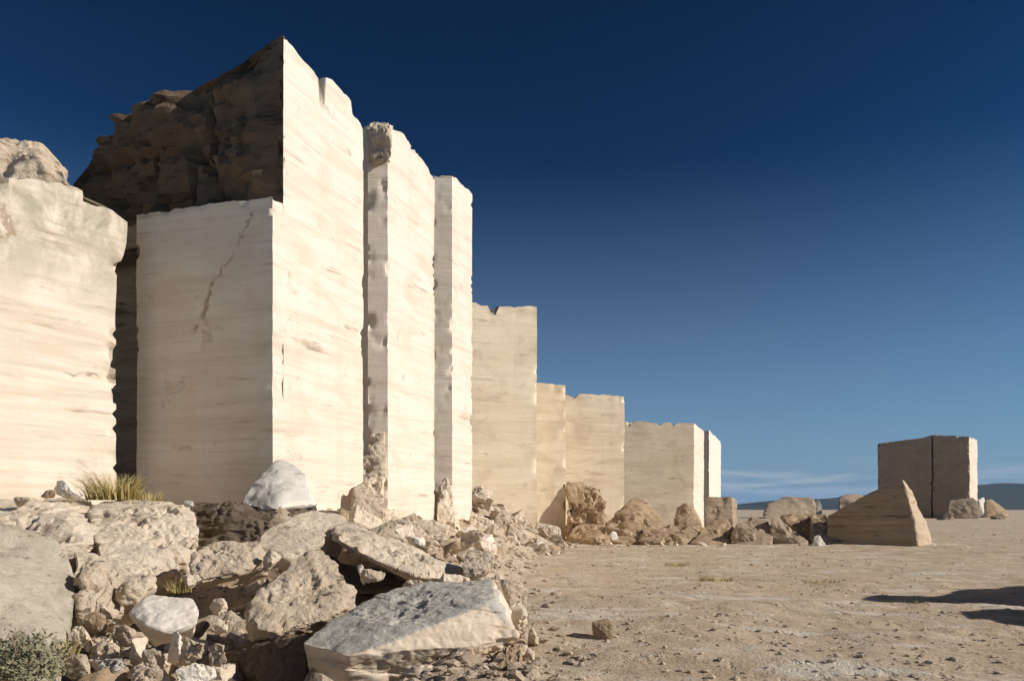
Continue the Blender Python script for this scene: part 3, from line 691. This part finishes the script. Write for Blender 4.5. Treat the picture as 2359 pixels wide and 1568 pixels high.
# ---------------------------------------------------------------- row of boulders across the middle
row = [
 ('cracked_boulder', 'tall cracked brown boulder against the ragged-topped step wall', M_BROWN, [(1305, 1200, 54), (1304, 1108, 56), (1350, 1106, 56.5), (1390, 1120, 56), (1398, 1160, 55.5), (1392, 1205, 54), (1310, 1225, 54), (1395, 1215, 58), (1310, 1110, 58)], 0.08, 0.16),
 ('peaked_mound', 'broad peaked brown mound right of the cracked boulder', M_BROWN, [(1385, 1215, 56), (1430, 1165, 58), (1465, 1138, 60), (1485, 1140, 60), (1515, 1178, 59), (1540, 1215, 57), (1450, 1228, 54), (1400, 1225, 61), (1530, 1220, 62)], 0.05, 0.08),
 ('domed_boulder', 'small domed brown boulder at the foot of the sunlit wall end', M_BROWN, [(1548, 1205, 58), (1558, 1165, 60), (1582, 1153, 60), (1602, 1170, 60), (1618, 1205, 58), (1580, 1215, 57), (1560, 1205, 62), (1610, 1205, 62)], 0.05, 0.05),
 ('square_block', 'squarish tan block under the far small pillar', M_SLAB, [(1622, 1195, 70), (1624, 1144, 71), (1686, 1142, 71), (1690, 1160, 71), (1688, 1195, 70), (1698, 1150, 73), (1696, 1195, 73), (1630, 1142, 74)], 0.03, 0.05),
 ('low_boulder', 'low brown boulder in the row directly below the cracked boulder', M_BROWN, [(1310, 1235, 52), (1330, 1200, 54), (1390, 1205, 54), (1410, 1235, 51), (1360, 1242, 50.5), (1320, 1235, 56), (1400, 1230, 56)], 0.07, 0.12),
 ('low_boulder', 'low brown boulder in the row below the left foot of the peaked mound', M_BROWN, [(1385, 1240, 50.5), (1400, 1205, 53), (1450, 1195, 54), (1485, 1215, 52), (1490, 1245, 49.8), (1430, 1248, 49.6), (1400, 1235, 55), (1480, 1235, 55)], 0.07, 0.12),
 ('low_boulder', 'long low brown boulder in the row left of the slanted slab', M_BROWN, [(1470, 1245, 49.5), (1480, 1215, 51), (1520, 1200, 52), (1595, 1205, 52), (1612, 1225, 50.5), (1600, 1250, 48.9), (1530, 1250, 49), (1490, 1240, 54), (1600, 1235, 54)], 0.06, 0.10),
 ('slanted_slab', 'slanted brown slab with a black hollow beside it in the row', M_BROWN, [(1588, 1248, 49), (1640, 1195, 52), (1675, 1190, 52.5), (1690, 1215, 51), (1680, 1250, 48.8), (1630, 1252, 48.6), (1670, 1240, 54)], 0.05, 0.08),
 ('round_boulder', 'pale rounded boulder in the row right of the black hollow', M_SLAB, [(1690, 1250, 48.8), (1688, 1200, 51), (1730, 1186, 52), (1768, 1195, 51.5), (1782, 1225, 50), (1775, 1252, 48.5), (1720, 1254, 48.4), (1700, 1240, 54), (1770, 1240, 54)], 0.05, 0.05),
 ('tilted_slab', 'tilted layered slab with a bright sunlit edge in the row', M_SLAB, [(1775, 1190, 50.5), (1790, 1186, 51), (1860, 1245, 48.6), (1846, 1254, 48.2), (1772, 1235, 49.4), (1785, 1200, 53), (1850, 1250, 51)], 0.03, 0.05),
 ('tilted_slab', 'darker slab lying behind the tilted slab with the bright edge', M_BROWN, [(1798, 1182, 52.5), (1850, 1180, 53), (1905, 1185, 53), (1900, 1240, 51), (1850, 1240, 51), (1805, 1190, 55.5), (1900, 1190, 56)], 0.05, 0.07),
 ('square_block', 'dark squarish block touching the left side of the large wedge slab', M_SLAB, [(1862, 1240, 49.2), (1868, 1184, 51), (1925, 1180, 51.5), (1935, 1250, 48.6), (1880, 1252, 48.4), (1870, 1190, 54), (1930, 1190, 54)], 0.05, 0.08),
 ('pale_stone', 'small white stone at the foot of the dark squarish block', M_WHITE, [(1868, 1256, 47.2), (1875, 1232, 47.8), (1888, 1230, 47.8), (1902, 1254, 47), (1885, 1258, 46.8), (1880, 1250, 48.6)], 0.05, 0.05),
 ('pale_stone', 'small white stone at the right foot of the large wedge slab', M_WHITE, [(2138, 1258, 46.6), (2150, 1248, 47), (2168, 1256, 46.6), (2155, 1262, 46.2), (2150, 1258, 47.6)], 0.05, 0.05),
 ('pale_stone', 'small round white stone in front of the low boulders under the peaked mound', M_WHITE, [(1402, 1232, 48.6), (1410, 1220, 49), (1420, 1224, 49), (1424, 1240, 48.2), (1410, 1243, 48), (1412, 1235, 49.6)], 0.05, 0.05),
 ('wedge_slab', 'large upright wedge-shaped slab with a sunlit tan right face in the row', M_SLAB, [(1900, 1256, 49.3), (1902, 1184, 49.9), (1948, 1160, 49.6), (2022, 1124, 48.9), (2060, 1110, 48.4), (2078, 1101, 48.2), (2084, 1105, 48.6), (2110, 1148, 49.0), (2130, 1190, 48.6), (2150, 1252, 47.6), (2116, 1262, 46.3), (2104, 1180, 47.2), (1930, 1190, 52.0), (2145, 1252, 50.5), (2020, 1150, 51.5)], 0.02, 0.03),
]
for i, (nm, lab, mat, pts, amp, chip) in enumerate(row):
    wd = nm == 'wedge_slab'
    st = ((0, 0.1, 1), 0.42, 0.05) if wd else None
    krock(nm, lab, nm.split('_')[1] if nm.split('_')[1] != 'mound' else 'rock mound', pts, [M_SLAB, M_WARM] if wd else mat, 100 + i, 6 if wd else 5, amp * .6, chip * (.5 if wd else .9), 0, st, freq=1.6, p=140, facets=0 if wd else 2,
          matf=(lambda nrm, c: nrm[:, 0] > 0.5) if wd else None, ground=nm != 'pale_stone')  # right-facing wedge faces in warmer stone, sunlight put into the colour
back = [
 ('distant_mound', 'grey flat rubble mound beyond the row left of the thin white post of rock', M_SLAB, [(1745, 1190, 90), (1770, 1158, 93), (1800, 1142, 95), (1870, 1144, 95), (1884, 1185, 92), (1780, 1195, 98), (1880, 1190, 98)]),
 ('white_sliver', 'thin upright white sliver of rock beyond the row', M_WHITE, [(1880, 1182, 88), (1879, 1150, 88), (1886, 1148, 88), (1893, 1165, 88), (1890, 1184, 88), (1880, 1150, 89.2), (1890, 1184, 89.2)]),
 ('distant_mound', 'brown uneven rock mound directly left of the far flat-topped block', M_SLAB, [(1925, 1190, 84), (1932, 1140, 86), (1950, 1132, 87), (1975, 1146, 87), (2030, 1140, 87), (2035, 1190, 84), (1940, 1190, 90), (2030, 1190, 90)]),
 ('flat_block', 'low flat brown block at the right foot of the far flat-topped block', M_SLAB, [(2178, 1192, 88), (2180, 1150, 89), (2240, 1143, 89), (2252, 1150, 88.5), (2254, 1190, 88), (2190, 1190, 90), (2250, 1190, 90)]),
 ('white_sliver', 'upright white sliver added as the sunlit edge of the low flat block', M_WHITE, [(2253, 1190, 97.5), (2253, 1146, 97.5), (2266, 1143, 98), (2268, 1190, 97.5), (2256, 1150, 100), (2268, 1150, 100), (2262, 1190, 100)]),  # white piece added to draw the sunlit right edge of the low block
 ('sloping_rock', 'dark rock sloping down to the right at the far right edge of the row', M_BROWN, [(2268, 1192, 97), (2270, 1146, 98.5), (2282, 1144, 99), (2320, 1175, 98), (2326, 1192, 97), (2275, 1190, 102), (2320, 1190, 102)]),
]
for i, (nm, lab, mat, pts) in enumerate(back):
    krock(nm, lab, nm.split('_')[1] if nm.split('_')[1] != 'sliver' else 'rock', [(q[0], q[1], q[2] * 2.1) for q in pts], mat, 130 + i, 5, 0.03, 0.05, ground=True, facets=2, p=120)

# blocks out of view on the right, whose shadows reach into the picture
def offblock(foot, z, seed, label):
    s = along(foot[0], (0, 1))
    tag(wall('quarry_block', foot, -0.3, lambda x, y: z(y), M_SLAB, 0.3, 0.1, 0.4, 0.5, seed=seed, rings=5), label, 'marble block')
offblock([(16.2, 17.0), (20, 16.6), (20.5, 22.6), (16.4, 22.9)], lambda y: np.interp(y, [16.6, 17.2, 17.8, 19.1, 21.4, 22.9], [3.6, 4.2, 4.3, 3.1, 2.2, 1.1]), 151, 'tall dull marble block standing outside the view on the right')
offblock([(14.6, 12.8), (18, 12.6), (18, 15.6), (14.8, 15.8)], lambda y: np.interp(y, [12.6, 13.2, 15.0, 15.7], [2.0, 2.8, 3.2, 3.0]), 152, 'lower dull marble block nearer the viewer outside the view on the right')

# ---------------------------------------------------------------- loose stones
def unit_rock(seed, sub, flat=0.7):
    r_ = random.Random(seed)
    d, faces = ico(sub)
    acc = 0
    for _ in range(5):
        nn = np.array([r_.gauss(0, 1), r_.gauss(0, 1), r_.gauss(0, 1)]); nn /= np.linalg.norm(nn)
        acc = acc + np.maximum(d @ nn / r_.uniform(0.45, 0.85), 1e-4) ** 40 + np.maximum(-(d @ nn) / r_.uniform(0.45, 0.9), 1e-4) ** 40
    V = d * np.minimum(acc ** (-1 / 40.0), 1.25)[:, None]
    V = V * np.array([1, r_.uniform(0.6, 1.0), flat * r_.uniform(0.6, 1)])
    if sub > 2: V = V + d * (0.10 * fbm(V + seed, 2.5, 4, seed))[:, None]
    return V, faces
variants = []
for i in range(14):
    V, fc = unit_rock(300 + i, 4)
    me = bpy.data.meshes.new('rubble_stone'); me.from_pydata(V.tolist(), [], fc); me.shade_smooth(); me.set_sharp_from_angle(angle=R(35))
    me.materials.append([M_ROUGH, M_CREAM, M_ROUGH, M_WHITE, M_ROUGH, M_BROWN, M_CREAM][i % 7])
    variants.append(me)
blocks = {}
for i in range(12):
    r_ = random.Random(5000 + i)
    hx, hy, hz_ = 1.0, r_.uniform(.55, .95), r_.uniform(.35, .7)
    pts = [(sx_ * hx * r_.uniform(.7, 1.05), sy_ * hy * r_.uniform(.7, 1.05), sz_ * hz_ * r_.uniform(.7, 1.05)) for sx_ in (-1, 1) for sy_ in (-1, 1) for sz_ in (-1, 1)]
    pts += [(r_.uniform(-1, 1) * hx, r_.uniform(-1, 1) * hy, hz_ * r_.uniform(.9, 1.3)) for _ in range(2)]
    o = rock('broken_block', pts, M_ROUGH, 5, 0.045, 5000 + i, 0.08, 1, p=110, facets=3, base=(0, 0, 0), freq=1.6)
    blocks[i] = o.data.copy(); bpy.data.objects.remove(o)
bmats = {'pale': [M_LEDGE, M_CREAM, M_ROUGH], 'brown': [M_BROWN, M_WARM, M_SLAB]}
bvar = {}
for key, ms in bmats.items():
    for i in range(12):
        me = blocks[i].copy(); me.name = 'broken_block'; me.materials.clear(); me.materials.append(ms[i % 3]); bvar[key, i] = me
MARKS = [(XY(2060, 196), 'the left half of the far flat-topped block'), (XY(2190, 192), 'the right half of the far flat-topped block'), (XY(2216, 186), 'the low flat block far right'), (XY(1985, 184), 'the far brown mound'),
         ((XY(955, 12.6)), 'the largest grey slab'), (XY(375, 12.0), 'the white boulder'), (XY(690, 14.0), 'the furrowed rock'), (XY(520, 16.0), 'the pale block'),
         (XY(690, 17.8), 'the long pale slab'), (XY(920, 17.6), 'the sloping ridge'), (XY(820, 16.0), 'the dark hollow'), (XY(220, 13.2), 'the ragged rock'), (XY(60, 10.0), 'the leafy bush'),
         (XY(260, 15.0), 'the jutting lower ledge'), (XY(640, 22.5), 'the leaning grey rock'), (XY(840, 25.0), 'the egg-shaped rock'), (XY(945, 32.5), 'the foot of the middle pillar'),
         (XY(1064, 36.8), 'the foot of the slim pillar'), (XY(1130, 43.0), 'the left half of the highest step wall'), (XY(1210, 43.0), 'the right half of the highest step wall'),
         (XY(1110, 17.4), 'the tan corner block'), (XY(1350, 55.0), 'the cracked boulder'), (XY(1460, 57.0), 'the peaked mound'), (XY(1585, 59.0), 'the domed boulder'), (XY(1635, 51.0), 'the slanted slab'),
         (XY(1730, 51.0), 'the pale round boulder'), (XY(1815, 50.0), 'the tilted slab'), (XY(1895, 50.0), 'the dark squarish block'), (XY(630, 11.6), 'the dark shaded slab')]
def where(x, y):
    (mx_, my_), nm = min(MARKS, key=lambda m: (m[0][0] - x) ** 2 + (m[0][1] - y) ** 2)
    dx, dy = x - mx_, y - my_
    if abs(dx) > abs(dy): return ('right of ' if dx > 0 else 'left of ') + nm
    return ('behind ' if dy > 0 else 'in front of ') + nm
def sized(s, lo, hi, kind):
    t = (s - lo) / (hi - lo)
    return ('small ' if t < 0.2 else 'medium ' if t < 0.55 else 'large ') + kind
TONE = {'rough_stone': 'tan', 'cream_marble': 'cream', 'white_marble': 'whitish', 'brown_rock': 'brown', 'ledge_stone': 'pale', 'warm_stone': 'warm tan', 'dull_marble': 'dull brown'}
bzones = [
 (26, (790, 1110), (20.5, 32.0), (0.30, 0.80), 'pale', 'angular cream block half buried in the slope below the pillars', 'angular blocks below the pillars'),
 (16, (1080, 1290), (36.5, 44.5), (0.35, 0.95), 'pale', 'angular tan block in the heap against the highest step wall', 'angular blocks below the step wall'),
 (34, (1300, 1900), (49.5, 62.0), (0.45, 1.30), 'brown', 'angular brown block jammed among the boulders of the row', 'angular blocks in the boulder row'),
 (20, (200, 540), (11.5, 15.0), (0.14, 0.36), 'pale', 'angular cream block in the left foreground rubble', 'angular blocks in the left foreground'),
 (12, (480, 860), (14.6, 17.2), (0.20, 0.50), 'pale', 'angular cream block between the ridge and the furrowed rock', 'angular blocks before the ridge'),
 (8, (1930, 2300), (150, 185), (0.5, 1.5), 'brown', 'angular brown block at the foot of the far flat-topped block', 'angular blocks at the far block'),
]
for n, (xa, xb), (ya, yb), (sa, sb), key, lab, grp in bzones:
    for k in range(n):
        Y = random.uniform(ya, yb); px = random.uniform(xa, xb); x, y = XY(px, Y)
        s = sa + (sb - sa) * random.random() ** 1.6
        o = bpy.data.objects.new('broken_block', bvar[key, random.randrange(12)]); COL.objects.link(o)
        z = float(ground_h(np.array([x]), np.array([y]))[0])
        o.location = (x, y, z + s * 0.22)
        o.rotation_euler = (random.uniform(-.45, .45), random.uniform(-.6, .5), random.uniform(0, 6.28)); o.scale = (s, s, s)
        tag(o, sized(s, sa, sb, TONE.get(o.data.materials[0].name, 'tan')) + ' angular block ' + where(x, y), 'stone block', grp)
zones = [
 (28, (1310, 1900), (46.8, 49.5), (0.10, 0.35), 'small tan stone at the front foot of the row of boulders', 'small stones along the row of boulders'),
 # n, px range, Y range, size range, label, group
 (160, (120, 780), (9.3, 14.8), (0.10, 0.40), 'fist to head sized broken stone in the foreground rubble left of the largest slab', 'loose stones in the left foreground'),
 (45, (150, 1000), (14.0, 18.5), (0.16, 0.45), 'broken stone among the larger rocks in front of the tallest tower', 'loose stones before the tower'),
 (95, (780, 1180), (19.5, 36.0), (0.14, 0.50), 'pale broken stone on the slope at the foot of the pillars', 'loose stones at the foot of the pillars'),
 (70, (1080, 1300), (37.0, 46.0), (0.18, 0.60), 'tan broken stone in the heap below the highest step wall', 'stones heaped below the step wall'),
]
for n, (xa, xb), (ya, yb), (sa, sb), lab, grp in zones:
    for k in range(n):
        Y = ya + (yb - ya) * random.random() ** 1.1
        px = random.uniform(xa, xb)
        if Y < 19 and (560 < px < 720 or 360 < px < 410): continue
        x, y = XY(px, Y)
        s = sa + (sb - sa) * random.random() ** 2
        o = bpy.data.objects.new('rubble_stone', random.choice(variants)); COL.objects.link(o)
        z = float(ground_h(np.array([x]), np.array([y]))[0])
        o.location = (x, y, z + s * 0.25)
        o.rotation_euler = (random.uniform(-.7, .7), random.uniform(-.7, .7), random.uniform(0, 6.28))
        o.scale = (s, s * random.uniform(.7, 1.1), s * random.uniform(.6, 1.1))
        tag(o, sized(s, sa, sb, TONE.get(o.data.materials[0].name, 'tan')) + {'stones heaped below the step wall': ' heaped stone ', 'small stones along the row of boulders': ' scattered stone '}.get(grp, ' loose stone ') + where(x, y), 'stone', grp)

PATCH = lambda x, y: fbm(np.array([[x, y * .6, 0.0]]), 0.35, 3, 77)[0] > random.uniform(-0.25, 0.35)
def gravel(name, n, xr, yr, sr_, mat, seed, label, cond=None):
    g = np.random.default_rng(seed)
    base = [unit_rock(400 + i, 1, 0.6) for i in range(6)]
    Vs, Fs, off = [], [], 0
    Y = yr[0] * (yr[1] / yr[0]) ** g.random(n)
    px = xr[0] + (xr[1] - xr[0]) * g.random(n)
    X = (px * K - 512) / F * Y
    Z = ground_h(X, Y)
    for i in range(n):
        if cond and not cond(X[i], Y[i]): continue
        V, fc = base[i % 6]
        s = sr_[0] + (sr_[1] - sr_[0]) * g.random() ** 3
        s *= max(1, Y[i] / 25) ** 0.8
        a = g.random() * 6.28; ca, sa_ = math.cos(a), math.sin(a)
        W = V * s; W = np.column_stack([W[:, 0] * ca - W[:, 1] * sa_, W[:, 0] * sa_ + W[:, 1] * ca, W[:, 2]])
        Vs.append(W + np.array([X[i], Y[i], Z[i] + s * 0.15])); Fs.append(np.array(fc) + off); off += len(V)
    return tag(mesh_obj(name, np.vstack(Vs), np.vstack(Fs), mat, smooth=False), label, 'gravel', kind='stuff')
edge = lambda x, y: x < np.interp(y, [11, 24, 30, 36, 41, 44, 63], [0.3, 0.3, 0.6, 1.0, 2.3, 2.9, 4.0]) + 0.9 * random.random() ** 2
gravel('rubble_gravel', 9500, (0, 1380), (9.5, 62), (0.03, 0.17), M_ROUGH, 5, 'small pale stone chips covering the rubble slope', edge)
gravel('floor_gravel', 3800, (1150, 2450), (9.0, 70), (0.010, 0.085), M_PEBBLE, 6, 'small brown pebbles scattered over the quarry floor', PATCH)

# ---------------------------------------------------------------- plants
def leafmat(name, c1, c2):
    m = bpy.data.materials.new(name); m.use_nodes = True
    n, l = m.node_tree.nodes, m.node_tree.links; b = n["Principled BSDF"]; b.inputs["Roughness"].default_value = 0.8
    t = n.new("ShaderNodeTexCoord"); ns = n.new("ShaderNodeTexNoise"); ns.inputs["Scale"].default_value = 6; l.new(t.outputs["Object"], ns.inputs["Vector"])
    x = n.new("ShaderNodeMix"); x.data_type = 'RGBA'; x.inputs[6].default_value = (*c1, 1); x.inputs[7].default_value = (*c2, 1)
    l.new(ns.outputs[0], x.inputs[0]); l.new(x.outputs[2], b.inputs["Base Color"]); return m
M_STRAW = leafmat('dry_grass', (0.58, 0.44, 0.17), (0.30, 0.25, 0.09))
M_SAGE = leafmat('sage_leaf', (0.15, 0.15, 0.08), (0.32, 0.29, 0.17))
def tuft(name, px, Y, z, rad, h, n, mat, label, cat, seed, wid=0.012, curve=0.5):
    r_ = random.Random(seed); x0, y0 = XY(px, Y)
    V, Fc = [], []
    for _ in range(n):
        a = r_.uniform(0, 6.28); rr = rad * r_.random() ** 0.7
        bx, by = x0 + rr * math.cos(a), y0 + rr * math.sin(a)
        hh = h * r_.uniform(0.3, 1) ** 1.2; out = curve * hh * r_.uniform(0.1, 1.6); b = a + r_.uniform(-.8, .8)
        w = wid * r_.uniform(.6, 1.3); px_, py_ = -math.sin(b + 1.2) * w, math.cos(b + 1.2) * w
        k = len(V)
        for t in (0, 0.4, 0.75, 1.0):
            cx = bx + math.cos(b) * out * t * t; cy = by + math.sin(b) * out * t * t; cz = z + hh * (t - 0.15 * t * t)
            q = 1 - t * 0.85
            V.append((cx - px_ * q, cy - py_ * q, cz)); V.append((cx + px_ * q, cy + py_ * q, cz))
        for s in range(3): Fc.append((k + 2 * s, k + 2 * s + 1, k + 2 * s + 3, k + 2 * s + 2))
    return tag(mesh_obj(name, V, Fc, mat, (x0, y0, z), smooth=False), label, cat)
tuft('grass_tuft', 262, 20.5, zof(1150, 20.5), 0.62, 0.85, 620, M_STRAW, 'large yellow dry grass tuft at the foot of the narrow gap', 'grass', 1, 0.014)
tuft('grass_tuft', 345, 20.8, zof(1152, 20.8), 0.4, 0.35, 160, M_STRAW, 'low dry grass tuft right of the large yellow tuft', 'grass', 2)
tuft('grass_tuft', 415, 14.6, zof(1362, 14.6), 0.22, 0.35, 120, M_STRAW, 'small yellow-green tuft in the mouth of the small cave', 'grass', 3, 0.009)
for i, (px, py, lab) in enumerate([(1382, 1305, 'low dry clump on the floor left of the middle of the picture'), (1556, 1300, 'low dry clump on the floor below the long low brown boulder'),
                                   (1650, 1335, 'low dry clump with twigs in the middle of the floor'), (1890, 1340, 'low dry clump on the floor left of the large shadow')]):
    Yc = (EYE * F) / (py * K - HOR)
    tuft('dry_clump', px, Yc, zof(py, Yc) - 0.02, 0.5, 0.22, 130, M_STRAW, lab, 'grass', 20 + i, 0.012, 1.2)
tuft('grass_tuft', 150, 11.2, zof(1512, 11.2), 0.16, 0.35, 90, M_STRAW, 'thin dry tuft at the right edge of the lichened boulder', 'grass', 4, 0.008)
def bush(px, Y, z, r, seed, label):
    r_ = random.Random(seed); x0, y0 = XY(px, Y); V, Fc = [], []
    root = empty('sage_bush', (x0, y0, z), label, 'bush')
    for _ in range(3000):
        d = np.array([r_.gauss(0, 1), r_.gauss(0, 1), abs(r_.gauss(0, 1)) * 0.9]); d /= np.linalg.norm(d)
        lump = 1 + 0.35 * math.sin(d[0] * 7 + seed) * math.cos(d[1] * 6) * math.sin(d[2] * 8)
        c = np.array([x0, y0, z]) + d * r * lump * r_.uniform(0.35, 1.0) ** 0.8 * (1 if r_.random() < .8 else 1.15)
        s = 0.017 * r_.uniform(.5, 1.8)
        u = np.array([r_.gauss(0, 1), r_.gauss(0, 1), r_.gauss(0, 1)]); u /= np.linalg.norm(u); v = np.cross(u, d); v /= (np.linalg.norm(v) + 1e-6)
        k = len(V); V += [c - u * s * 1.8, c + v * s * .6, c + u * s * 1.8, c - v * s * .6]; Fc.append((k, k + 1, k + 2, k + 3))
    mesh_obj('foliage', V, Fc, M_SAGE, (x0, y0, z), root, smooth=False)
    V, Fc = [], []
    for _ in range(170):
        d = np.array([r_.gauss(0, 1), r_.gauss(0, 1), abs(r_.gauss(0, 1)) * 0.9]); d /= np.linalg.norm(d)
        a = np.array([x0, y0, z - .05]); b = a + d * r * r_.uniform(.6, 1.25); w = 0.007
        k = len(V)
        for c, q in ((a, 1), (b, .4)):
            for (i, j) in ((1, 0), (-.5, .87), (-.5, -.87)): V.append(c + np.array([i * w * q, j * w * q, 0.3 * w * i]))
        for t in range(3): Fc.append((k + t, k + (t + 1) % 3, k + 3 + (t + 1) % 3, k + 3 + t))
    mesh_obj('stems', V, Fc, M_BROWN, (x0, y0, z), root, smooth=False)
bush(50, 9.7, zof(1555, 9.7), 0.55, 3, 'grey-green leafy bush in the lower left corner before the lichened boulder')

# ---------------------------------------------------------------- distant hills
M_HILL = stone("scrub_hill", (0.05, 0.06, 0.055), (0.035, 0.045, 0.04), (0.03, 0.03, 0.03), (0.002, 0.002, 0.004), 0.8, 0.6, bump=0.3, fine=0.01)
def hills(name, Y, ridge, depth, seed):
    xs = np.linspace(ridge[0][0], ridge[-1][0], 260)
    zs = np.interp(xs, [r[0] for r in ridge], [r[1] for r in ridge])
    rows = 26
    V = []
    for j in range(rows):
        t = j / (rows - 1)
        prof_ = math.sin(min(1, t * 1.6) * math.pi / 2) if t < .62 else 1 - (t - .62) * 1.5
        Yj = Y - depth * 0.62 + depth * t
        X = (xs * K - 512) / F * Y
        Z = (EYE + (HOR - zs * K) / F * Y) * prof_
        q = np.column_stack([X, np.full_like(X, Yj), 0 * X])
        Z = Z * (1 + 0.10 * fbm(q, 0.004, 5, seed) * (1 if t < .55 else .5)) - 6 * (1 - prof_)
        V.append(np.column_stack([X, np.full_like(X, Yj), Z]))
    V = np.vstack(V); nc = 260
    i, j = np.meshgrid(np.arange(rows - 1), np.arange(nc - 1), indexing='ij'); a = (i * nc + j).ravel()
    return tag(mesh_obj(name, V, np.column_stack([a, a + 1, a + nc + 1, a + nc]), M_HILL), kind='structure')
hills('hills', 3600, [(-1500, 1150), (600, 1120), (1300, 1150), (1660, 1166), (1710, 1158), (1790, 1150), (1900, 1146), (1980, 1138), (2060, 1132), (2150, 1125), (2235, 1118), (2290, 1112), (2400, 1116), (2900, 1100), (3800, 1130)], 1500, 5)

# ---------------------------------------------------------------- air
hz = bpy.data.materials.new('haze_air'); hz.use_nodes = True
hn, hl = hz.node_tree.nodes, hz.node_tree.links
hn.remove(hn['Principled BSDF'])
pv = hn.new('ShaderNodeVolumePrincipled'); pv.inputs['Color'].default_value = (0.40, 0.66, 1.0, 1); pv.inputs['Density'].default_value = 0.00005
hl.new(pv.outputs[0], hn['Material Output'].inputs['Volume'])
bx = [(-9500, -200, -40), (9500, -200, -40), (9500, 9000, -40), (-9500, 9000, -40), (-9500, -200, 190), (9500, -200, 190), (9500, 9000, 190), (-9500, 9000, 190)]
tag(mesh_obj('haze', bx, [[0, 3, 2, 1], [4, 5, 6, 7], [0, 1, 5, 4], [1, 2, 6, 5], [2, 3, 7, 6], [3, 0, 4, 7]], hz, smooth=False), kind='stuff')
